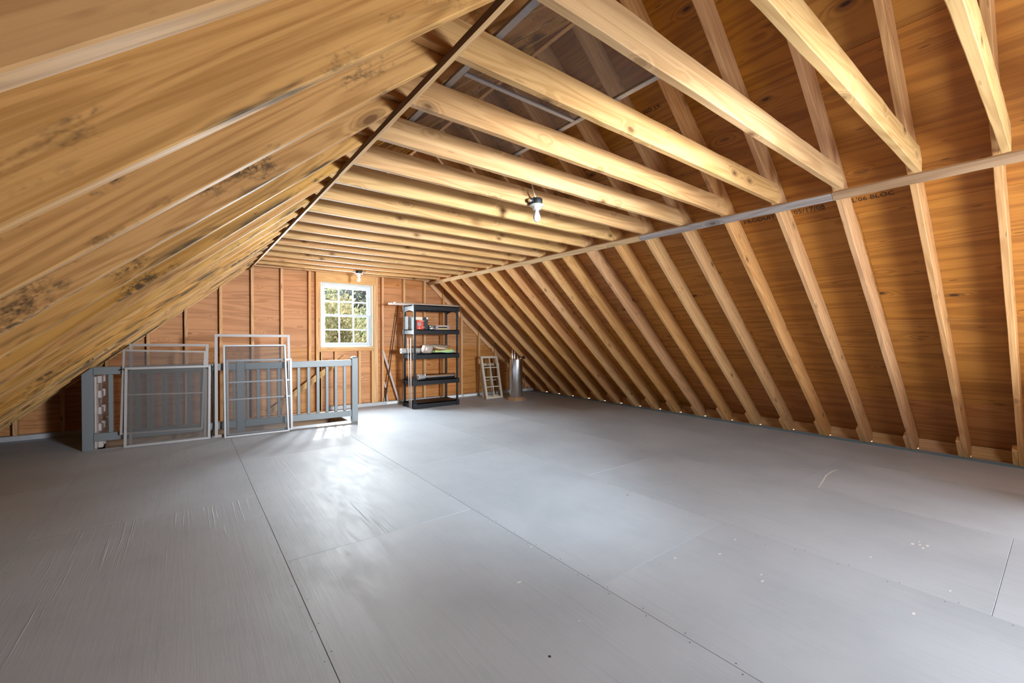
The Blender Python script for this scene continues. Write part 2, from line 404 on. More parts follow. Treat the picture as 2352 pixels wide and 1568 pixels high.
# ---------------------------------------------------------------- roof geometry constants
X_R, M_R = 6.43, .875          # right rafter undersides: z = M_R*(X_R - x)
X_L, M_L = -1.89, .86          # left rafter undersides:  z = M_L*(x - X_L)
X_RIDGE = (M_R*X_R + M_L*X_L)/(M_R+M_L); Z_RIDGE = M_R*(X_R-X_RIDGE)
D_RAF = .184; T = .038
Y0, Y1 = -1.36, 7.78            # inside faces of the two gables' plywood
thR, thL = math.atan(M_R), math.atan(M_L)
cR, sR, cL, sL = math.cos(thR), math.sin(thR), math.cos(thL), math.sin(thL)
uR, vR = Vector((-cR, 0, sR)), Vector((sR, 0, cR))
uL, vL = Vector((cL, 0, sL)), Vector((-sL, 0, cL))
def zR(x, d=0.): return M_R*(X_R-x) + d/cR       # plane d above the rafter underside
def zL(x, d=0.): return M_L*(x-X_L) + d/cL
E_ROOF = D_RAF + .013

# ---------------------------------------------------------------- shell
def shell_prism(name, poly_xz, y0, y1, mat, parent=None):
    me = prism_me([(x, z) for x, z in poly_xz], y1-y0)
    return add(name, me, mat, frame((0, y1, 0), (1, 0, 0), (0, 0, 1), (0, -1, 0)), parent)
def roof_z(x): return min(zR(x, E_ROOF), zL(x, E_ROOF))
xpk = X_RIDGE + (E_ROOF/cR - E_ROOF/cL)/(M_R+M_L)
xr_e = X_R + E_ROOF/sR - .085/M_R; xl_e = X_L - E_ROOF/sL + .085/M_L
pk = zR(xpk, E_ROOF)
shell = shell_prism('ceiling', [(xr_e, .088), (xpk, pk), (xl_e, .088), (xl_e-.05, .088), (xpk, pk+.06), (xr_e+.05, .088)], Y0-.3, Y1+.35, M['roofing'])
tag(shell, kind='structure')
# gable walls: outer siding with a window opening
WX0, WX1, WZ0, WZ1 = 1.814, 2.712, 1.076, 2.175
def gable(name, y0, y1, z_bottom):
    out = []
    def P(*p): out.append(shell_prism(name, p, y0, y1, M['siding'], None))
    bm = bmesh.new()
    polys = [[(xl_e-.05, z_bottom), (WX0, z_bottom), (WX0, roof_z(WX0)), (xl_e-.05, .09)],
             [(WX1, z_bottom), (xr_e+.05, z_bottom), (xr_e+.05, .09), (WX1, roof_z(WX1))],
             [(WX0, z_bottom), (WX1, z_bottom), (WX1, WZ0), (WX0, WZ0)],
             [(WX0, WZ1), (WX1, WZ1), (WX1, roof_z(WX1)), (xpk, pk), (WX0, roof_z(WX0))]]
    for p in polys:
        a = [bm.verts.new((x, y0, z)) for x, z in p]; b_ = [bm.verts.new((x, y1, z)) for x, z in p]
        bm.faces.new(a); bm.faces.new(list(reversed(b_)))
        for i in range(len(p)): bm.faces.new((a[i], b_[i], b_[(i+1) % len(p)], a[(i+1) % len(p)]))
    o = add(name, to_mesh(bm), M['siding']); tag(o, kind='structure'); return o
wall_b = gable('wall_back', Y1, Y1+.04, -3.2)
wall_f = gable('wall_front', Y0-.04, Y0, -3.2)
# sub floor with the stair well left open
SW = (-.80, 1.93, 6.56, 7.62)
bm = bmesh.new()
for lo, hi in (((xl_e-.05, Y0), (SW[0], Y1)), ((SW[1], Y0), (xr_e+.05, Y1)), ((SW[0], Y0), (SW[1], SW[2])), ((SW[0], SW[3]), (SW[1], Y1))):
    g = bmesh.ops.create_cube(bm, size=1)['verts']
    for v in g:
        v.co = Vector((lo[0]+(v.co.x+.5)*(hi[0]-lo[0]), lo[1]+(v.co.y+.5)*(hi[1]-lo[1]), -.24+(v.co.z+.5)*.22))
floor = add('floor', to_mesh(bm), M['old_board']); tag(floor, kind='structure')
# stair well below
bm = bmesh.new()
for lo, hi in (((SW[0]-.03, SW[2]-.03, -2.6), (SW[0], SW[3]+.03, -.24)), ((SW[1], SW[2]-.03, -2.6), (SW[1]+.03, SW[3]+.03, -.24)),
               ((SW[0], SW[2]-.03, -2.6), (SW[1], SW[2], -.24)), ((SW[0], SW[3], -2.6), (SW[1], SW[3]+.03, -.24)), ((SW[0]-.03, SW[2]-.03, -2.64), (SW[1]+.03, SW[3]+.03, -2.6))):
    for v in bmesh.ops.create_cube(bm, size=1)['verts']:
        v.co = Vector([lo[i]+(v.co[i]+.5)*(hi[i]-lo[i]) for i in range(3)])
tag(add('wall_stairwell', to_mesh(bm), M['dark_room']), kind='structure')
bm = bmesh.new(); bmesh.ops.create_grid(bm, x_segments=24, y_segments=24, size=60)
rg = random.Random(3)
for v in bm.verts: v.co.z = rg.uniform(-.15, .15)
tag(add('ground', to_mesh(bm), M['grass'], Matrix.Translation((5, 20, -3.3))), kind='structure')

# ---------------------------------------------------------------- floor panels (4 x 8 sheets, staggered)
SX, P = .4388, 1.2192
for i in range(-2, 6):
    x0 = max(SX + P*i, X_L-.05); x1 = min(SX + P*(i+1), X_R+.137)
    if x1-x0 < .05: continue
    yj = 2.6412 + (P if i % 2 else 0) if i < 0 else 2.6412 - (P if i % 2 else 0)
    ys = [Y0] + [yj + 2.4384*k for k in range(-3, 5) if Y0+.1 < yj + 2.4384*k < Y1-.1] + [Y1]
    for a, b_ in zip(ys, ys[1:]):
        g = .0011 if i in (-1, 0, 1) else .0007
        pieces = [(x0+g, a+.0009, x1-g, b_-.0009)]
        if b_ > SW[2] and x1 > SW[0] and x0 < SW[1]:
            pieces = []
            if a < SW[2]: pieces.append((x0+g, a+.0009, x1-g, SW[2]))
            if x0 < SW[0]: pieces.append((x0+g, max(a, SW[2])+.0005, SW[0], b_))
            if x1 > SW[1]: pieces.append((SW[1], max(a, SW[2])+.0005, x1-g, b_))
        for (xa, ya, xb, yb) in pieces:
            L, Wd = yb-ya, xb-xa
            me = box_me(L, Wd, .018, .0008, M['floor'])
            add('floor_panel', me, M['floor'], frame((xb, ya, -.018), (0, 1, 0), (-1, 0, 0), (0, 0, 1)), floor)
box('painted_edge', (X_R-.10, Y0+.02, .0005), (X_R+.03, Y1-.15, .0014), M['edge_blue'], floor, .0005)
# paint marks on the floor
def mark(pts, wd):
    bm = bmesh.new(); prev = None
    for k, (x, y) in enumerate(pts):
        q = pts[min(k+1, len(pts)-1)]; p_ = pts[max(k-1, 0)]; d = Vector((q[0]-p_[0], q[1]-p_[1], 0)).normalized(); nrm = Vector((-d.y, d.x, 0))*wd*(.5 if k in (0, len(pts)-1) else 1)
        cur = [bm.verts.new((x+nrm.x, y+nrm.y, .0008)), bm.verts.new((x-nrm.x, y-nrm.y, .0008))]
        if prev: bm.faces.new((prev[0], prev[1], cur[1], cur[0]))
        prev = cur
    me = to_mesh(bm); add('paint_mark', me, M['paint_white'], Matrix(), floor)
mark([(4.18, 1.262), (4.42, 1.30), (4.62, 1.335), (4.80, 1.34), (4.90, 1.325)], .006)
mark([(4.66, 1.60), (4.68, 1.50), (4.68, 1.40)], .003)
rg = random.Random(11)
for (x, y, r) in [(3.50, .57, .018), (3.52, .54, .012), (3.54, .51, .016), (3.48, .52, .013), (3.57, .55, .01), (2.35, .95, .014), (2.41, .98, .009), (2.45, 1.22, .012), (2.7, 1.25, .01), (1.35, 1.70, .012), (2.2, 1.35, .010), (3.1, .68, .01), (3.0, .35, .012), (2.62, .42, .012)]:
    mark([(x+r*math.cos(a)*.9, y+r*math.sin(a)*.5) for a in (2.6, 3.14, 0, .5)], r*.4)

# ---------------------------------------------------------------- rafters, ties, sheathing
TIE_Y = [-1.02, -.61, -.20, .212, .583, .99, 1.40, 1.815, 2.23, 2.65, 3.05, 3.47, 3.89, 4.28, 4.69, 5.11, 5.51, 5.925, 6.385, 6.80, 7.21]
RAF_Y = [y + .0395 for y in TIE_Y]
LENR = (X_R-X_RIDGE)/cR; LENL = (X_RIDGE-X_L)/cL
def rafter(side, y, k, mat, name='rafter'):
    if side == 'R':
        me = lumber_me(LENR, D_RAF, T, 22, .003, .0022, lambda v: -v*cR/sR + .006/sR, lambda v: (X_R-X_RIDGE-.019+v*sR)/cR, seed=k)
        return add(name, me, mat, frame((X_R, y, 0), uR, vR, uR.cross(vR)), shell)
    me = lumber_me(LENL, D_RAF, T, 22, .003, .0022, lambda v: -v*cL/sL + .006/sL, lambda v: (X_RIDGE-.019-X_L+v*sL)/cL, seed=100+k)
    return add(name, me, mat, frame((X_L, y+T, 0), uL, vL, uL.cross(vL)), shell)
for k, y in enumerate(RAF_Y):
    rafter('R', y, k, M['rafter_right']); rafter('L', y, k, M['rafter_left'])
    # short scab block at the foot of each rafter on its far side
    for (X, u, v, c_, s_) in ((X_R, uR, vR, cR, sR), (X_L, uL, vL, cL, sL)):
        Lb = .27 + .03*math.sin(k*2.1)
        me = prism_me([(.006/s_, 0), (Lb, 0), (Lb-.03, .088), (-.088*c_/s_ + .006/s_, .088)], .037, .0015)
        w_ = u.cross(v)
        org = Vector((X, y+T+.001, 0)) if w_.y > 0 else Vector((X, y+T+.038, 0))
        add('rafter_block', me, M['rafter_right'] if X > 0 else M['rafter_left'], frame(org, u, v, w_), shell)
for k, y in enumerate(TIE_Y):
    xl, xr = .535, 3.725
    L = xr-xl
    def f1(v): return L if v <= .075 else L-(v-.075)/M_R*1.0
    def f0(v): return v/M_L
    me = lumber_me(L, .140, T, 20, .003, .0016 if k > 3 else .0024, f0, f1, vmid=(.075,), seed=300+k)
    add('collar_tie', me, M['tie'], frame((xl, y+T, 2.308 + .0013*max(0, k-8)), (1, 0, 0), (0, 0, 1), (0, -1, 0)), shell)
box('ridge_board', (X_RIDGE-.018, Y0+.005, Z_RIDGE-.03), (X_RIDGE+.018, Y1-.005, Z_RIDGE+.205), M['rafter_right'], shell)
# furring strips along the collar ties
def strip(side, ya, yb, za, zb, face, edge):
    if side == 'R': pa = Vector((X_R-za/M_R, ya, za)); u, v = uR, -vR
    else: pa = Vector((X_L+za/M_L, ya, za)); u, v = uL, -vL
    wd = (zb-za)/u.z; L = yb-ya; n = 30
    rg = random.Random(int(ya*10)+5); bm = bmesh.new(); rings = []
    for i in range(n+1):
        j1, j2 = rg.uniform(-.0015, .0015), rg.uniform(-.0015, .0015)
        rings.append([bm.verts.new((L*i/n, a, b_)) for a, b_ in ((j1, .0005), (wd+j2, .0005), (wd+j2, .019), (j1, .019))])
    for i in range(n):
        for j in range(4):
            f = bm.faces.new((rings[i][j], rings[i+1][j], rings[i+1][(j+1) % 4], rings[i][(j+1) % 4]))
            f.material_index = 1 if j in (1, 3) else 0
    bm.faces.new(rings[0]); bm.faces.new(list(reversed(rings[-1])))
    me = to_mesh(bm); me.materials.append(face); me.materials.append(edge)
    x = Vector((0, 1, 0)); z = v; y = u
    add('furring_strip', me, None, frame(pa, x, y, z), shell)
strip('R', Y0+.02, 1.072, 2.277, 2.321, M['strip_brown'], M['strip_tan'])
strip('R', 1.075, 2.753, 2.277, 2.321, M['strip_grey'], M['strip_tan'])
strip('R', 2.757, 7.62, 2.277, 2.321, M['strip_tan'], M['strip_tan'])
strip('L', Y0+.02, 2.78, 2.272, 2.323, M['strip_tan'], M['strip_bark_shade'])
strip('L', 2.785, 7.62, 2.280, 2.321, M['strip_tan'], M['strip_bark_shade'])
# plywood deck
rows = [.125, .72, 1.94, 3.16, 4.38, 5.62]
RSHEET = []
for side, u, v, X, c_, s_ in (('R', uR, vR, X_R, cR, sR), ('L', uL, vL, X_L, cL, sL)):
    xr_top = X_RIDGE - (D_RAF*0); top = ((X_R-X_RIDGE) if side == 'R' else (X_RIDGE-X_L))/c_ + D_RAF*s_/c_ + (.004)
    off = -D_RAF*c_/s_
    for ri in range(5):
        ua, ub = rows[ri], min(rows[ri+1], top)
        if ri == 0: ua = off + .118/s_
        ys = [Y0+.002] + [yy for yy in [(-.2 if ri % 2 else 1.02)+2.44*q for q in range(-1, 5)] if Y0+.2 < yy < Y1-.2] + [Y1-.002]
        for a, b_ in zip(ys, ys[1:]):
            me = box_me(b_-a-.002, ub-ua-.002, .012, .0008, M['ply_roof'])
            org = Vector((X, a+.001, 0)) + u*(ua+.001) + v*(D_RAF+.0005)
            z = Vector((0, 1, 0)).cross(u)
            if z.dot(v) < 0: org = org + v*.012
            o = add('plywood_sheet', me, M['ply_roof'], frame(org, (0, 1, 0), u, z), shell)
            if side == 'R': RSHEET.append((o, a, b_, ua, ub))
# rim boards between the rafter feet
for side in (1, -1):
    ys = [Y0] + RAF_Y + [Y1]
    xin = (X_R + .138) if side > 0 else (X_L - .138)
    for a, b_ in zip(ys, ys[1:]):
        if b_-a < .15: continue
        lo = a+(T+.0405 if a > Y0 else .002)
        x0, x1 = (xin, xin+.03) if side > 0 else (xin-.03, xin)
        box('rim_board', (x0, lo, -.017), (x1, b_-.002, .1165), M['rafter_right'], shell, .001)
# ink stamps on the roof sheets, along the strip
def stamp(s, y, u, size):
    for (o, a, b_, ua, ub) in RSHEET:
        if a <= y < b_ and ua <= u < ub:
            org = Vector((X_R, y, 0)) + uR*u + vR*(D_RAF-.0006)
            text('ink_stamp', s, size, frame(org, (0, -1, 0), uR, Vector((0, -1, 0)).cross(uR)), M['ink'], o, .0002); return
stamp('PRODUIT S', 1.83, 3.268, .062); stamp('05/17/08', 1.425, 3.266, .062); stamp("L'06 BLOC", 1.03, 3.268, .055)
stamp('NO_LK', 2.22, 4.565, .05)

# ---------------------------------------------------------------- back gable framing
YS = 7.66; YP = YS+.089
def fit_top(x): return min(zR(x, D_RAF-.003), zL(x, D_RAF-.003))
def stud(x, z0, z1, mat=None, parent=None, y=YS, d=.089, w_=T):
    return box('stud', (x, y, z0), (x+w_, y+d, z1), mat or M['stud'], parent or wall_b, .0015)
def sloped_stud(x, z0, parent, y, d=.089):
    """stud whose top is cut to the roof slope"""
    za, zb = fit_top(x), fit_top(x+T)
    me = prism_me([(z0, 0), (za, 0), (zb, T), (z0, T)], d, .0015)
    return add('stud', me, M['stud'], frame((x, y, 0), (0, 0, 1), (1, 0, 0), Vector((0, 0, 1)).cross(Vector((1, 0, 0)))), parent)
for x in (-1.645, -1.243, -.835, -.421, -.008, .403, .807, 1.214, 1.625, 1.738, 1.776, 2.752, 2.862, 3.278, 3.701, 4.118, 4.538, 4.968, 5.39, 5.800, 6.245):
    z0 = .062 if (x > SW[1] or x < SW[0]-.02) else .003
    if x == 1.776: stud(x, z0, 2.18)
    else: sloped_stud(x, z0, wall_b, YS)
stud(2.714, .062, 2.18)
for x in (1.790, 2.035, 2.440): stud(x, .062 if x > 1.93 else .003, 1.0)
stud(2.674, .062, 1.0)
box('sill_board', (1.814, YS, 1.002), (2.712, YP, 1.039), M['stud'], wall_b); box('sill_board', (1.814, YS-.004, 1.040), (2.712, YP, 1.0755), M['stud'], wall_b)
box('header_board', (1.776, YS+.002, 2.181), (2.751, YS+.040, 2.365), M['raw_board'], wall_b)
box('top_plate', (.62, YS-.045, 2.338), (3.74, YS-.003, 2.42), M['tie'], wall_b)
# bottom plates: painted on either side of the stair well, raw above it
box('bottom_plate', (X_L+.05, YS-.012, .001), (SW[0]-.02, YP, .061), M['plate_paint'], wall_b, .003)
box('bottom_plate', (SW[1]+.005, YS-.012, .001), (X_R+.06, YP, .061), M['plate_paint'], wall_b, .003)
box('bottom_plate', (SW[0]+.002, YS-.002, -.04), (SW[1]-.002, YP, .001), M['raw_board'], wall_b, .002)
box('rim_joist', (SW[0]+.002, YS-.035, -.30), (SW[1]-.002, YS+.01, -.042), M['raw_board'], wall_b, .003)
# white paint blots on the right-hand plate
for x, w_ in ((2.95, .25), (3.3, .18), (4.15, .4), (4.6, .3), (5.3, .22), (6.0, .3)):
    box('paint_blot', (x, YS-.0128, .012), (x+w_, YS-.0115, .05), M['paint_white'], wall_b, .0003)
for side in ('R', 'L'):
    if side == 'R': me = lumber_me(LENR, D_RAF, T, 8, .003, .001, lambda v: -v*cR/sR, lambda v: (X_R-X_RIDGE-.019+v*sR)/cR, seed=77); add('end_rafter', me, M['rafter_right'], frame((X_R, YS+.045, 0), uR, vR, uR.cross(vR)), wall_b)
    else: me = lumber_me(LENL, D_RAF, T, 8, .003, .001, lambda v: -v*cL/sL, lambda v: (X_RIDGE-.019-X_L+v*sL)/cL, seed=78); add('end_rafter', me, M['rafter_right'], frame((X_L, YS+.083, 0), uL, vL, uL.cross(vL)), wall_b)
# plywood sheets on both gables, laid with the face grain level
def clip_poly(poly, f):
    out = []
    for i in range(len(poly)):
        a, b_ = poly[i], poly[(i+1) % len(poly)]; fa, fb = f(a), f(b_)
        if fa >= 0: out.append(a)
        if fa*fb < 0:
            t = fa/(fa-fb); out.append((a[0]+(b_[0]-a[0])*t, a[1]+(b_[1]-a[1])*t))
    return out
def gable_sheets(parent, yf, flip):
    lim = D_RAF
    xs = [-2.3, -.42, 1.8148, 2.7112, 4.6, 7.0]; zs = [-.30, 1.0755, 2.176, 4.0]
    for i in range(len(xs)-1):
        for j in range(len(zs)-1):
            if i == 2 and j == 1: continue
            a = [(xs[i]+.001, zs[j]+.001), (xs[i+1]-.001, zs[j]+.001), (xs[i+1]-.001, zs[j+1]-.001), (xs[i]+.001, zs[j+1]-.001)]
            a = clip_poly(a, lambda p: zR(p[0], lim)-p[1]); a = clip_poly(a, lambda p: zL(p[0], lim)-p[1]) if len(a) > 2 else a
            if len(a) < 3: continue
            me = prism_me(a, .012)
            add('plywood_sheet', me, M['ply_wall'], frame((0, yf, 0), (1, 0, 0), (0, 0, 1), (0, -1, 0)), parent)
gable_sheets(wall_b, YP+.0135, False)
YFI = Y0 + .013
gable_sheets(wall_f, YFI, True)
for x in [-1.64+.4064*k for k in range(21)]:
    if not (WX0-.06 < x < WX1+.02) and x < X_R-.1: sloped_stud(x, .04, wall_f, YFI+.002, .06)

# ---------------------------------------------------------------- windows
def window(name, yg, s):
    """double hung six-over-six; yg = inner face, s = +1 the outside lies at larger y"""
    root = box(name, (WX0+.002, min(yg, yg+s*.07), WZ0+.002), (WX0+.026, max(yg, yg+s*.07), WZ1-.002), M['vinyl'])
    tag(root, kind='structure')
    def b(nm, x0, x1, z0, z1, d0, d1, mat, par=root):
        ya, yb = yg+s*d0, yg+s*d1
        return box(nm, (x0, min(ya, yb), z0), (x1, max(ya, yb), z1), mat, par, .002)
    b('window_frame', WX0+.027, WX1-.042, WZ1-.05, WZ1-.004, 0, .07, M['vinyl'])
    b('window_frame', WX1-.062, WX1-.042, WZ0+.02, WZ1-.051, 0, .07, M['vinyl'])
    b('jamb', WX1-.040, WX1-.002, WZ0+.002, WZ1-.002, -.004, .08, M['cream'])
    b('window_sill', WX0+.027, WX1-.042, WZ0+.002, WZ0+.02, -.004, .075, M['vinyl'])
    b('foam_strip', WX0+.002, WX1-.002, WZ1-.003, WZ1+.006, -.006, .02, M['cream'])
    b('tape_strip', WX1-.0425, WX1-.034, 1.30, 1.42, -.006, .0, M['tape']); b('tape_strip', WX1-.0425, WX1-.034, 1.60, 1.66, -.006, .0, M['tape'])
    xa, xb = WX0+.027, WX1-.063
    for (z0, z1, d, top) in ((1.610, WZ1-.052, .040, True), (WZ0+.021, 1.640, .012, False)):
        sash = b('sash', xa, xa+.040, z0, z1, d, d+.026, M['vinyl'])
        b('sash_rail', xb-.040, xb, z0, z1, d, d+.026, M['vinyl'], sash)
        b('sash_rail', xa+.041, xb-.041, z1-.036, z1, d, d+.026, M['vinyl'], sash)
        bot = .030 if top else .050
        b('sash_rail', xa+.041, xb-.041, z0, z0+bot, d, d+.026, M['vinyl'], sash)
        gx0, gx1, gz0, gz1 = xa+.041, xb-.041, z0+bot, z1-.036
        for q in (1, 2): xx = gx0+(gx1-gx0)*q/3; b('muntin', xx-.010, xx+.010, gz0+.0005, gz1-.0005, d+.004, d+.020, M['vinyl'], sash)
        zz = (gz0+gz1)/2
        for q in range(3):
            x0 = gx0+(gx1-gx0)*q/3+.0105; x1 = gx0+(gx1-gx0)*(q+1)/3-.0105
            b('muntin', x0, x1, zz-.010, zz+.010, d+.004, d+.020, M['vinyl'], sash)
            for (za, zb) in ((gz0, zz-.0105), (zz+.0105, gz1)):
                b('pane', x0, x1, za, zb, d+.010, d+.014, M['glass'], sash)
        if not top:
            for lx in (xa+.22, xb-.24): b('sash_lock', lx, lx+.05, z1, z1+.012, d, d+.02, M['vinyl'], sash)
    return root
window('window_1', YS+.022, 1)
window('window_2', Y0+.02, -1)

# ---------------------------------------------------------------- stair railing
ex = Vector((1, -.051, 0)).normalized(); ey = Vector((.051, 1, 0)).normalized(); ez = Vector((0, 0, 1))
def rail_y(x): return 6.52 - .051*(x+.855)
rail = thing('stair_railing', 'grey painted stair railing with square balusters and three newel posts around the stairwell', 'railing', (.56, rail_y(.56)+.045, 0))
def rb(name, x0, x1, off0, off1, z0, z1, mat=M['rail_paint'], par=rail):
    L = (x1-x0)/ex.x; o = Vector((x0, rail_y(x0), z0)) + ey*off0
    s = [L, off1-off0, z1-z0]
    if s[2] > s[0]: return add(name, box_me(s[2], s[0], s[1], .003, mat), mat, frame(o, ez, ex, ey), par)
    return add(name, box_me(*s, .003, mat), mat, frame(o, ex, ey, ez), par)
# left newel: its top is cut to the roof slope
me = prism_me([(0, 0), (zL(-.90)-.012, 0), (zL(-.81)-.012, .09), (0, .09)], .09, .003)
add('newel_post', me, M['rail_paint'], frame((-.90, rail_y(-.90), 0), ez, ex, ez.cross(ex)), rail)
for x0, x1 in ((.517, .605), (1.935, 2.02)):
    post = rb('newel_post', x0, x1, 0, .088, 0, .935)
    cx = (x0+x1)/2; me = to_mesh(lathe_bm([(.068, 0), (.068, .006), (.042, .024), (.012, .032)], 4))
    add('post_cap', me, M['rail_paint'], frame(Vector((cx, rail_y(cx), .935)) + ey*.044, (ex+ey), (ey-ex), ez), post)
for x0, x1 in ((-.808, .515), (.607, 1.933)):
    rb('top_rail', x0, x1, .012, .062, .829, .915); rb('bottom_rail', x0, x1, .012, .062, .092, .180)
for x in (-.669, -.556, -.444, -.323, -.203, -.081, .032, .157, .276, .395, .490, .640, .756, .875, .995, 1.115, 1.235, 1.36, 1.479, 1.599, 1.719, 1.838):
    hw = .019 if x not in (.490, .640) else .013
    rb('baluster', x-hw, x+hw, .018, .056, .1805, .8285)

# left stair well partition with its rows of pale blocks
pan = thing('partition_panel', 'grey panel with rows of pale blocks beside the left newel post', 'panel', (-.80, 7.1, 0))
box('panel_board', (-.86, 6.64, -.30), (-.80, 7.61, .80), M['rail_white'], pan, .003)
for j, z in enumerate((-.02, .17, .36, .55, .72)):
    for y in (6.78, 6.98, 7.18, 7.38, 7.54):
        if z + .09 > zL(-.82)-.05: continue
        box('block', (-.7995, y-.045+.01*math.sin(j+y), z), (-.755, y+.035, z+.085), M['rail_white'], pan, .008)

# ---------------------------------------------------------------- stair handrail on the gable wall
hr = bar('stair_handrail', (1.05, YS-.06, .075), (2.02, YS-.06, .79), (0, 0, 1), .088, .036, M['raw_board'])
tag(hr, 'bare pine stair handrail board climbing diagonally along the gable studs behind the railing', 'handrail')

tube('handrail_end', [(1.99, 7.60, .765), (2.10, 7.60, .855), (2.19, 7.60, .93), (2.21, 7.60, .925)], .007, M['raw_board'], hr, 6)

# ---------------------------------------------------------------- leaning window screens
def screen(name, label, bl, br, tl, tr, fw, th, mat, mesh, bars=(), gasket=False, clamps=False, group=None, barw=.016):
    bl, br, tl, tr = [Vector(p) for p in (bl, br, tl, tr)]
    o = (bl+br)/2
    root = thing(name, label, 'screen', o, 0, group)
    x = (br-bl).normalized(); z = ((tl-bl)+(tr-br)).normalized(); n = x.cross(z).normalized()
    def P(a, b_): return (bl*(1-a)+br*a)*(1-b_) + (tl*(1-a)+tr*a)*b_
    W, H = (br-bl).length, (tl-bl).length
    a, c_ = fw/W, fw/H
    bar('frame_bar', P(a/2, 0), P(a/2, 1), x, fw, th, mat, root); bar('frame_bar', P(1-a/2, 0), P(1-a/2, 1), x, fw, th, mat, root)
    bar('frame_bar', P(a, 1-c_/2), P(1-a, 1-c_/2), z, fw, th*.96, mat, root); bar('frame_bar', P(a, c_/2), P(1-a, c_/2), z, fw, th*.96, mat, root)
    if gasket:
        g = .007; ga, gc = g/W, g/H
        bar('gasket', P(a+ga/2, c_), P(a+ga/2, 1-c_), x, g, th*.5, M['gasket'], root); bar('gasket', P(1-a-ga/2, c_), P(1-a-ga/2, 1-c_), x, g, th*.5, M['gasket'], root)
        bar('gasket', P(a+ga, 1-c_-gc/2), P(1-a-ga, 1-c_-gc/2), z, g, th*.5, M['gasket'], root); bar('gasket', P(a+ga, c_+gc/2), P(1-a-ga, c_+gc/2), z, g, th*.5, M['gasket'], root)
    for t in bars: bar('cross_bar', P(a, t), P(1-a, t), z, barw, th*.6, mat, root)
    if mesh:
        bm = bmesh.new(); vs = [bm.verts.new(p - o - n*.0) for p in (P(a*.6, c_*.6), P(1-a*.6, c_*.6), P(1-a*.6, 1-c_*.6), P(a*.6, 1-c_*.6))]; bm.faces.new(vs)
        add('screen_mesh', to_mesh(bm), mesh, Matrix.Translation(o), root)
    if clamps:
        for t in (0, 1):
            p = P(t, 1-c_*1.2)
            s = -1 if t == 0 else 1
            tube('corner_strap', [p + x*s*.035 + n*-.0, p + x*s*.02 - n*.0 + z*.012, p + n*(-.012) + z*.004, p - x*s*.03 + n*(-.010) - z*.006, p - x*s*.045 - z*.002], .007, M['rubber'], root, 6)
    return root
g1 = 'window screens leaning on the stair railing'
screen('window_screen', 'tall empty taupe frame standing at the back of the left screens', (-.515, 6.478, .004), (.202, 6.441, .004), (-.507, 6.505, 1.172), (.230, 6.467, 1.163), .030, .012, M['alu'], None, group=g1)
screen('window_screen', 'dark mesh screen hung crooked in the middle of the left screens', (-.59, 6.463, .150), (.168, 6.424, .126), (-.560, 6.487, 1.109), (.203, 6.447, 1.078), .022, .010, M['alu'], M['screen'], bars=(.465,), group=g1)
screen('window_screen', 'low dark mesh screen with black corner straps, foremost of the left screens', (-.556, 6.432, .003), (.238, 6.391, .003), (-.544, 6.463, .905), (.250, 6.422, .903), .026, .012, M['alu_white'], M['screen'], clamps=True, group=g1)
screen('window_screen', 'tallest beige frame of the right screens, without any mesh', (.283, 6.415, .004), (1.142, 6.371, .004), (.288, 6.452, 1.287), (1.122, 6.409, 1.279), .034, .014, M['alu'], None, group=g1)
screen('window_screen', 'clear storm panel with two cross bars behind the foremost right screen', (.402, 6.367, .006), (1.142, 6.329, .006), (.401, 6.424, .965), (1.142, 6.386, .961), .028, .014, M['alu_white'], None, bars=(.475, .70), group=g1, barw=.020)
screen('window_screen', 'fine mesh screen with dark inner gasket, foremost of the right screens', (.375, 6.316, .003), (1.092, 6.280, .003), (.374, 6.409, 1.151), (1.066, 6.374, 1.150), .021, .012, M['alu_white'], M['screen_thin'], gasket=True, group=g1)

tag(tube('hanging_cord', [(.255, 6.455, .905), (.262, 6.445, .86), (.268, 6.44, .79), (.272, 6.44, .57), (.276, 6.438, .24), (.279, 6.436, .14), (.264, 6.43, .05), (.247, 6.425, .006)], .006, M['rubber'], None, 6),
    'thin black cord hanging between the left and right groups of leaning screens', 'cord')

# screens stored on the collar ties
o = thing('stored_screen', 'large dark mesh screen lying flat on top of the collar ties', 'screen', (1.37, 1.65, 2.452))
for (p0, p1, wv, nm) in (((1.005, 1.02, 2.4605), (1.005, 2.34, 2.4605), (1, 0, 0), 'frame_bar'), ((1.742, 1.02, 2.4605), (1.742, 2.34, 2.4605), (1, 0, 0), 'frame_bar'),
                         ((1.022, 1.035, 2.4605), (1.725, 1.035, 2.4605), (0, 1, 0), 'frame_bar'), ((1.022, 2.325, 2.4605), (1.725, 2.325, 2.4605), (0, 1, 0), 'frame_bar'), ((1.022, 1.695, 2.4605), (1.725, 1.695, 2.4605), (0, 1, 0), 'cross_bar')):
    bar(nm, p0, p1, wv, .032 if nm == 'frame_bar' else .022, .014, M['alu_white'], o)
bm = bmesh.new(); bm.faces.new([bm.verts.new((x-1.37, y-1.65, .009)) for x, y in ((1.01, 1.03), (1.74, 1.03), (1.74, 2.33), (1.01, 2.33))])
add('screen_mesh', to_mesh(bm), M['screen'], Matrix.Translation((1.37, 1.65, 2.452)), o)

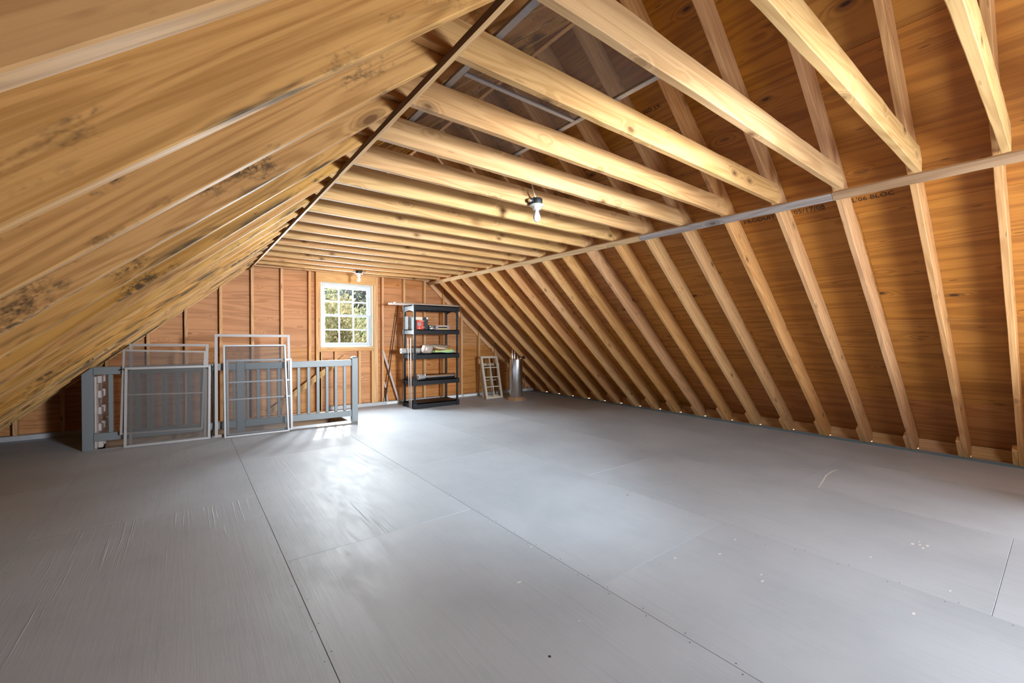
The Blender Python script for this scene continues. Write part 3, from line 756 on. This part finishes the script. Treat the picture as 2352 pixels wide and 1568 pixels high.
# ---------------------------------------------------------------- light fixtures
def fixture(x, y, ztop, label):
    root = thing('light_fixture', label, 'light', (x, y, ztop), 0, 'bare bulb light fixtures')
    lathe('junction_box', [(.044, -.044), (.046, -.040), (.046, -.006), (.042, 0)], (x, y, ztop), M['rubber'], root)
    hold = lathe('lamp_holder', [(.030, -.089), (.033, -.075), (.034, -.064), (.057, -.056), (.058, -.051), (.050, -.0445)], (x, y, ztop), M['porcelain'], root)
    lathe('bulb', [(.0005, -.182), (.012, -.180), (.022, -.174), (.029, -.163), (.0305, -.151), (.028, -.137), (.021, -.117), (.0155, -.100), (.0145, -.088)], (x, y, ztop), M['bulb'], hold)
    lathe('clamp', [(.014, -.015), (.014, .015)], (x-.062, y, ztop-.026), M['zinc'], root, (1, 0, 0), 14)
    bar('bracket', (x-.048, y, ztop-.024), (x-.062, y, ztop-.024), (0, 0, 1), .034, .03, M['rubber'], root)
    return root
fx1 = fixture(2.235, 2.598, 2.356, 'bare white bulb in porcelain holder under the near collar ties')
tube('wire', [(2.17, 2.585, 2.475), (2.176, 2.58, 2.43), (2.188, 2.578, 2.385), (2.205, 2.585, 2.366), (2.222, 2.592, 2.352)], .006, M['cable'], fx1)
fx2 = fixture(2.287, 7.152, 2.346, 'bare white bulb in porcelain holder above the far window')
tube('wire', [(2.345, 7.165, 2.36), (2.335, 7.15, 2.335), (2.36, 7.14, 2.325), (2.40, 7.16, 2.34)], .006, M['rubber'], fx2)

# ---------------------------------------------------------------- black plastic shelving unit
SX0, SX1, SY0, SY1 = 3.125, 4.025, 6.865, 7.34
sh = thing('shelving_unit', 'black five tier plastic shelving unit against the gable studs', 'shelf', ((SX0+SX1)/2, (SY0+SY1)/2, 0))
def tray(z0, z1):
    bm = bmesh.new()
    def cb(lo, hi):
        g = bmesh.ops.create_cube(bm, size=1)['verts']
        for v in g: v.co = Vector([lo[i]+(v.co[i]+.5)*(hi[i]-lo[i]) for i in range(3)])
    W, D, H = SX1-SX0-.012, SY1-SY0-.012, z1-z0
    cb((0, 0, H-.014), (W, D, H)); cb((.03, 0, 0), (W-.03, .020, H)); cb((.03, D-.020, 0), (W-.03, D, H))
    cb((0, .03, 0), (.020, D-.03, H)); cb((W-.020, .03, 0), (W, D-.03, H))
    for k in range(1, 8): cb((W*k/8-.006, .02, .012), (W*k/8+.006, D-.02, H-.016))
    for (cx, cy) in ((0, 0), (W, 0), (0, D), (W, D)): cb((cx-.008 if cx == 0 else cx-.052, cy-.008 if cy == 0 else cy-.052, -.004), (cx+.052 if cx == 0 else cx+.008, cy+.052 if cy == 0 else cy+.008, H+.004))
    return add('shelf_tray', to_mesh(bm), M['black'], Matrix.Translation((SX0+.006, SY0+.006, z0)), sh)
TR = [(.005, .092), (.410, .495), (.868, .955), (1.300, 1.380), (1.722, 1.806)]
for z0, z1 in TR: tray(z0, z1)
for (x, y) in ((SX0+.028, SY0+.028), (SX1-.028, SY0+.028), (SX0+.028, SY1-.028), (SX1-.028, SY1-.028)):
    for (za, zb) in zip([t[1] for t in TR], [t[0] for t in TR][1:]):
        lathe('post', [(.017, 0), (.020, .012), (.020, zb-za-.012), (.017, zb-za)], (x, y, za), M['black'], sh, seg=14)
for yy in (SY0+.012, SY1-.03):
    pass
for x in (SX0+.010, SX1-.026):    # arched end braces under the top tray
    pts = [(SY0+.03+(SY1-SY0-.06)*t, -.035*(1-math.sin(math.pi*t))) for t in [k/10 for k in range(11)]]
    poly = [(a, b_) for a, b_ in pts] + [(pts[-1][0], .006), (pts[0][0], .006)]
    add('end_brace', prism_me(poly, .016), M['black'], frame((x, 0, TR[4][0]-.004), (0, 1, 0), (0, 0, 1), (1, 0, 0)), sh)

# things on the shelves
def carton(name, label, lo, hi, mat, group=None):
    root = thing(name, label, 'box', ((lo[0]+hi[0])/2, (lo[1]+hi[1])/2, lo[2]), 0, group)
    box('carton', lo, hi, mat, root, .0015); return root
z = 1.3805
b1 = carton('shelf_box', 'white and black carton with small grey print on the second shelf', (3.142, 7.20, z), (3.295, 7.285, z+.235), M['card_black'])
box('printed_face', (3.144, 7.1985, z+.002), (3.236, 7.1998, z+.233), M['card_white'], b1, .0003)
for k, (dz, w_) in enumerate(((.203, .03), (.172, .055), (.165, .05), (.14, .055), (.132, .05), (.124, .055), (.116, .04), (.096, .055), (.088, .05), (.05, .055), (.012, .055), (.02, .055))):
    box('print_line', (3.153, 7.1978, z+dz), (3.153+w_*1.25, 7.1986, z+dz+.004), M['ink_grey'], b1, .0001)
b2 = carton('shelf_box', 'red and black carton with cream top band on the second shelf', (3.205, 6.975, z), (3.447, 7.16, z+.222), M['card_black'])
me = prism_me([(0, 0), (.125, 0), (.125, .135), (.095, .19), (.02, .19), (0, .19)], .001); add('printed_face', me, M['card_red'], frame((3.232, 6.9748, z+.002), (1, 0, 0), (0, 0, 1), (0, -1, 0)), b2)
box('print_band', (3.207, 6.9728, z+.170), (3.340, 6.9736, z+.221), M['card_cream'], b2, .0002)
me = prism_me([(.045*math.cos(a)*(.75 if k % 2 else 1), .042*math.sin(a)*(.8 if k % 2 else 1)) for k, a in enumerate([2*math.pi*q/16 for q in range(16)])], .001)
add('print_image', me, M['card_mauve'], frame((3.282, 6.9736, z+.095), (1, 0, 0), (0, 0, 1), (0, -1, 0)), b2)
box('print_line', (3.285, 6.9728, z+.150), (3.375, 6.9736, z+.158), M['card_cream'], b2, .0002); box('print_line', (3.272, 6.9728, z+.014), (3.292, 6.9736, z+.034), M['card_white'], b2, .0002); box('print_line', (3.33, 6.9728, z+.04), (3.385, 6.9736, z+.046), M['card_cream'], b2, .0002)
box('price_tag', (3.416, 6.9733, z+.185), (3.446, 6.9748, z+.221), M['card_white'], b2, .0002)
b3 = carton('shelf_box', 'small dark photo carton beside the red box on the second shelf', (3.462, 6.98, z), (3.585, 7.10, z+.078), M['card_black'])
for k, (x, dz, w_, h) in enumerate(((3.482, .05, .03, .016), (3.53, .058, .04, .012), (3.49, .01, .05, .02), (3.55, .008, .03, .026), (3.515, .034, .03, .01))): box('print_image', (x, 6.9786, z+dz), (x+w_, 6.9797, z+dz+h), M['card_mauve'] if k % 2 else M['card_white'], b3, .0002)
b4 = carton('shelf_box', 'low mauve carton with olive print at the right of the second shelf', (3.595, 6.975, z), (3.885, 7.10, z+.080), M['card_mauve'])
box('print_band', (3.655, 6.9736, z+.062), (3.835, 6.9747, z+.075), M['card_cream'], b4, .0002); box('print_band', (3.655, 6.9736, z+.032), (3.83, 6.9747, z+.060), M['card_black'], b4, .0002); box('print_band', (3.655, 6.9736, z+.004), (3.835, 6.9747, z+.031), M['card_olive'], b4, .0002)
# middle shelf: roll, plastic bag, cloth, green bag
z = .9565
rl = thing('film_roll', 'roll of cloudy grey plastic film sticking out left of the middle shelf', 'roll', (3.2, 7.11, z))
lathe('roll_film', [(.018, 0), (.046, .0005), (.047, .42), (.046, .4205), (.018, .421)], (2.995, 7.115, z+.048), M['roll_poly'], rl, (1, .02, 0), 22)
lathe('roll_core', [(.017, 0), (.017, .02)], (2.99, 7.115, z+.048), M['gasket'], rl, (1, .02, 0), 14)
def blob(name, label, cat, lo, hi, mat, seed, amp=.02, n=4, fn=None):
    bm = bmesh.new(); bmesh.ops.create_cube(bm, size=2); bmesh.ops.subdivide_edges(bm, edges=bm.edges, cuts=n, use_grid_fill=True)
    rg = random.Random(seed); ph = [rg.uniform(0, 6) for _ in range(6)]
    s = [(hi[i]-lo[i])/2 for i in range(3)]; c = Vector([(hi[i]+lo[i])/2 for i in range(3)])
    for v in bm.verts:
        p = v.co.copy(); r = p.length
        q = p.normalized()*1.22 if r > 1.22 else p
        d = Vector((q.x*s[0], q.y*s[1], q.z*s[2]))
        if fn: d = fn(d, s)
        nn = amp*(math.sin(q.x*5+ph[0]+q.z*3)*.5 + math.sin(q.y*6+ph[1])*.3 + math.sin(q.z*8+q.x*9+ph[2])*.35)
        d += q.normalized()*nn
        if d.z < -s[2]: d.z = -s[2]
        v.co = d
    zmin = min(v.co.z for v in bm.verts)
    for v in bm.verts: v.co.z += -s[2]-zmin
    me = to_mesh(bm, smooth=True)
    o = add(name, me, mat, Matrix.Translation(c)); return tag(o, label, cat) if label else o
blob('plastic_bag', 'crumpled clear brown plastic bag on the middle shelf', 'bag', (3.34, 6.905, z), (3.52, 7.06, z+.15), M['bag_poly'], 4, .010, 5)
gb = blob('garden_bag', 'pale green plastic sack lying flat on the middle shelf', 'bag', (3.53, 6.90, z), (3.985, 7.16, z+.060), M['green_bag'], 9, .006, 7, lambda d, s: Vector((d.x, d.y, d.z*(.8+.9*max(0, d.x/s[0])))))
me = prism_me([(0, 0), (.30, .012), (.36, .05), (.26, .046), (.10, .03), (0, .035)], .002); place(add('bag_print', me, M['green_print']), frame((3.55, 6.902, z+.018), (1, 0, 0), (0, 0, 1), (0, -1, 0)), gb)
fc = blob('folded_cloth', 'brown folded cloth draped over the green sack on the middle shelf', 'cloth', (3.535, 6.96, z+.080), (3.91, 7.14, z+.155), M['brown_cloth'], 13, .010, 7, lambda d, s: Vector((d.x, d.y, d.z*(1-.45*d.x/s[0]))))
for k in range(4):
    place(add('cloth_fold', CACHE.setdefault(('fold', k), to_mesh(lathe_bm([(.002, 0), (.007, .02), (.006, .14-.02*k), (.002, .17-.02*k)], 8), smooth=True)), M['tan_cloth']), frame((3.50+.05*k, 6.955-.0*k, z+.150-.017*k), (0, 0, 1), (0, -1, .1), Vector((1, 0, -.30))), fc) if False else None
for k in range(4):
    tube('cloth_fold', [(3.50+.03*k, 6.975, z+.140-.014*k), (3.56+.03*k, 6.955, z+.132-.017*k), (3.64+.03*k, 6.950, z+.108-.012*k), (3.72+.035*k, 6.952, z+.100-.008*k), (3.80+.02*k, 6.97, z+.105-.012*k)], [.003, .008, .008, .007, .003], M['tan_cloth'], fc, 6)
# fourth shelf: capped metal tube
z = .4965
tb = thing('metal_tube', 'polished grey metal tube with a white collar on the fourth shelf', 'tube', (3.6, 6.97, z))
lathe('tube_body', [(.040, 0), (.0455, .004), (.0455, .60), (.040, .605)], (3.375, 6.966, z+.046), M['steel'], tb, (1, .0, 0), 26)
lathe('tube_collar', [(.024, -.010), (.026, -.012), (.046, -.010), (.048, 0), (.048, .05), (.040, .06), (.040, .115)], (3.262, 6.966, z+.049), M['alu_white'], tb, (1, .0, 0), 26)
lathe('tube_bore', [(.0235, 0), (.0235, .02)], (3.248, 6.966, z+.049), M['gasket'], tb, (1, .0, 0), 20)
tube('tube_clip', [(3.70, 6.925, z+.035), (3.71, 6.917, z+.048), (3.725, 6.917, z+.048), (3.735, 6.925, z+.035)], .004, M['alu_white'], tb, 6)
# bundle of old boards lying on the top tray
z = 1.811
for k, (x0, x1, y0, y1, dz, mt, lb) in enumerate((
        (2.74, 4.02, 6.90, 7.04, 0, 'white_trim', 'white painted trim board, front one lying on the shelving unit top'),
        (2.80, 4.10, 7.06, 7.18, 0, 'white_trim', 'white painted trim board, rear one lying on the shelving unit top'),
        (2.83, 4.12, 6.96, 7.10, .013, 'old_board', 'weathered brown board, middle layer on the shelving unit top'),
        (2.86, 4.00, 7.00, 7.12, .026, 'old_board', 'weathered brown board lying topmost on the shelving unit'))):
    tag(box('trim_board', (x0, y0, z+dz), (x1, y1, z+dz+.012), M[mt], None, .0015), lb, 'board', 'boards on the shelving unit')
# sticks standing through the shelf end
for (p0, p1, r, lb) in (((3.104, 7.00, .002), (3.078, 7.00, 1.235), .007, 'thin pale stick leaning at the left end of the shelving, rear one'),
                        ((3.107, 6.94, .002), (3.104, 6.94, 1.235), .010, 'thicker pale stick leaning at the left end of the shelving, front one')):
    tag(tube('wooden_stick', [p0, p1], r, M['white_trim'], None, 8), lb, 'stick', 'sticks in the shelving')

# poles leaning on the gable wall
pd = thing('dark_pole', 'long dark bronze pole leaning against the gable wall left of the shelving', 'pole', (2.905, 7.615, .062))
tube('pole_shaft', [(2.912, 7.612, .14), (3.165, 7.640, 1.842)], .010, M['pole_dark'], pd)
tube('pole_grip', [(2.903, 7.611, .075), (2.922, 7.613, .32)], .015, M['rubber'], pd)
box('pole_bracket', (2.882, 7.606, .0625), (2.912, 7.622, .13), M['zinc'], pd, .002)
tag(bar('trim_stick', (3.170, 7.645, .0625), (2.875, 7.648, 1.0), (1, 0, .3), .034, .012, M['white_trim']), 'long pinkish white trim strip crossing behind the dark pole', 'strip')
tag(bar('trim_stick', (2.958, 7.645, .0625), (2.905, 7.648, .42), (1, 0, .1), .022, .012, M['white_trim']), 'short pinkish white trim strip left of the dark pole foot', 'strip')

# ---------------------------------------------------------------- window sashes leaning by the right studs
def loose_sash(label, bl, br, tl, tr, rows_, fw=.042):
    bl, br, tl, tr = [Vector(p) for p in (bl, br, tl, tr)]; o = (bl+br)/2
    root = thing('loose_sash', label, 'window sash', o, 0, 'loose window sashes')
    x = (br-bl).normalized(); zv = (tl-bl).normalized()
    def P(a, b_): return (bl*(1-a)+br*a)*(1-b_) + (tl*(1-a)+tr*a)*b_
    W, H = (br-bl).length, (tl-bl).length; a, c_ = fw/W, fw/H
    for t in (a/2, 1-a/2): bar('stile', P(t, 0), P(t, 1), x, fw, .028, M['sash_paint'], root)
    for t in (c_/2, 1-c_/2): bar('rail', P(a, t), P(1-a, t), zv, fw, .027, M['sash_paint'], root)
    ts = [c_+(1-2*c_)*k/rows_ for k in range(rows_+1)]
    bar('muntin', P(.5, c_), P(.5, 1-c_), x, .018, .022, M['sash_paint'], root)
    for t in ts[1:-1]:
        for (s0, s1) in ((a, .5-.009/W), (.5+.009/W, 1-a)): bar('muntin', P(s0, t), P(s1, t), zv, .018, .021, M['sash_paint'], root)
    for t0, t1 in zip(ts, ts[1:]):
        for (s0, s1) in ((a, .5), (.5, 1-a)):
            q0, q1 = P((s0+s1)/2, t0+.006), P((s0+s1)/2, t1-.006)
            bar('pane', q0, q1, x, (s1-s0)*W-.02, .003, M['glass'], root, .0003)
    return root
loose_sash('cream eight pane window sash leaning in front by the right gable studs', (4.786, 7.10, .002), (5.206, 7.118, .002), (4.822, 7.372, .850), (5.255, 7.390, .842), 4)
loose_sash('cream window sash standing behind the front leaning sash', (4.815, 7.26, .002), (5.275, 7.285, .002), (4.90, 7.50, .69), (5.40, 7.525, .684), 2, .05)

# ---------------------------------------------------------------- steel canister
tk = thing('steel_canister', 'tall polished steel cylinder canister on a tan flared base by the right eave', 'canister', (5.248, 6.722, 0))
lathe('base', [(.205, 0), (.205, .012), (.150, .062), (.135, .062)], (5.248, 6.722, 0), M['brown_plastic'], tk, seg=8, sharp=True)
lathe('cylinder', [(.126, .0625), (.130, .068), (.130, .790), (.134, .793), (.134, .806), (.122, .812), (.10, .815)], (5.248, 6.722, 0), M['steel'], tk, seg=40)
for (dx, z1, r) in ((-.118, 1.005, .010), (-.06, .965, .009), (.012, .878, .011)): lathe('spout', [(r, 0), (r, z1-.80), (r*.7, z1-.795)], (5.248+dx, 6.722-.03, .80), M['steel'], tk, seg=12)
bar('handle', (5.248-.06, 6.695, .84), (5.248+.012, 6.695, .84), (0, 0, 1), .02, .012, M['steel'], tk)
lathe('valve_knob', [(.026, -.02), (.036, -.012), (.036, .012), (.026, .02)], (5.248+.175, 6.695, .840), M['rubber'], tk, (1, -.3, .4), 10)
tube('valve_arm', [(5.248+.05, 6.705, .812), (5.248+.12, 6.695, .825), (5.248+.17, 6.695, .84)], .008, M['steel'], tk)

# ---------------------------------------------------------------- trees outside
def tree(label, x, y, h, crown, leaf, n, seed, size=.13, zbase=-3.3, dens_fn=None, group='trees beyond the far window'):
    rg = random.Random(seed)
    root = thing('tree', label, 'tree', (x, y, zbase), 0, group)
    tube('trunk', [(x, y, zbase-.1), (x+rg.uniform(-.1, .1), y, zbase+h*.4), (x+rg.uniform(-.25, .25), y+rg.uniform(-.2, .2), zbase+h*.92)], [.16, .12, .03], M['bark'], root, 8)
    for k in range(7):
        t = .35+.5*k/7; a = rg.uniform(0, 6.28); L = crown[0]*.8
        p = Vector((x, y, zbase+h*t)); tube('branch', [p, p+Vector((math.cos(a)*L*.5, math.sin(a)*L*.5, .35)), p+Vector((math.cos(a)*L, math.sin(a)*L, .8))], [.045, .03, .01], M['bark'], root, 5)
    verts, faces = [], []
    cl = [Vector((rg.gauss(0, .5), rg.gauss(0, .5), rg.uniform(-1, 1))) for _ in range(26)]
    while len(faces) < n:
        c = rg.choice(cl); p = c*.75 + Vector((rg.gauss(0, .2), rg.gauss(0, .2), rg.gauss(0, .2)))
        q = Vector((x+p.x*crown[0], y+p.y*crown[0], zbase+h*crown[2]+p.z*crown[1]))
        if q.z < zbase+.1 or (dens_fn and not dens_fn(q)): continue
        s = size*rg.uniform(.6, 1.3); a = Vector((rg.gauss(0, 1), rg.gauss(0, 1), rg.gauss(0, 1))).normalized(); b_ = a.orthogonal().normalized()
        q -= Vector((x, y, zbase)); i = len(verts)
        verts += [q-a*s, q-b_*s*.5, q+a*s, q+b_*s*.5]; faces.append((i, i+1, i+2, i+3))
    me = bpy.data.meshes.new('leaves'); me.from_pydata([tuple(v) for v in verts], [], faces)
    o = add('foliage', me, leaf, Matrix.Translation((x, y, zbase)), root); o['kind'] = 'stuff'
    return root
def clear_sun(q):     # the lower sash looks out under these boughs
    return True
tree('golden leaved autumn tree nearest the far window', 4.2, 16.0, 5.4, (1.3, 2.5, .60), M['leaf_gold'], 11000, 21, .10)
tree('pale green bushy tree in the middle of the far window view', 6.4, 20.6, 5.6, (1.4, 2.7, .56), M['leaf_green'], 11000, 22, .11)
tree('dark evergreen tree at the right of the far window view', 7.9, 25.2, 7.6, (1.6, 3.9, .52), M['leaf_dark'], 11000, 23, .13)
tree('tall thin golden tree at the left of the far window view', 3.2, 20.8, 7.2, (1.4, 3.3, .55), M['leaf_gold'], 11000, 24, .12)
tree('broad dark tree standing farthest behind the others', 9.6, 31.0, 9.5, (2.6, 4.6, .5), M['leaf_dark'], 11000, 25, .17)
tree('green tree behind the tall thin golden tree', 4.4, 26.0, 7.0, (1.6, 3.2, .5), M['leaf_green'], 11000, 26, .13)
for (x, y, h, r, lf, lb, sd_) in ((10.2, 39, 11, 2.5, 'leaf_green', 'distant green tree, left one of the far tree line', 41), (14.8, 52, 13, 2.8, 'leaf_gold', 'distant golden tree, middle one of the far tree line', 42), (20.5, 68, 15, 3.4, 'leaf_dark', 'distant dark tree, right one of the far tree line', 43)):
    tree(lb, x, y, h, (r, h*.42, .45), M[lf], 8000, sd_, .27)
# a tall near tree whose boughs shade the upper sash from the sun
def high(q): return q.z > 1.76 + .95*(q.y-7.70) and q.z > 4.0
tree('tall green tree whose high boughs overhang the gable end', 5.3, 11.2, 10.5, (1.25, 2.2, .88), M['leaf_green'], 9000, 31, .13, dens_fn=high)
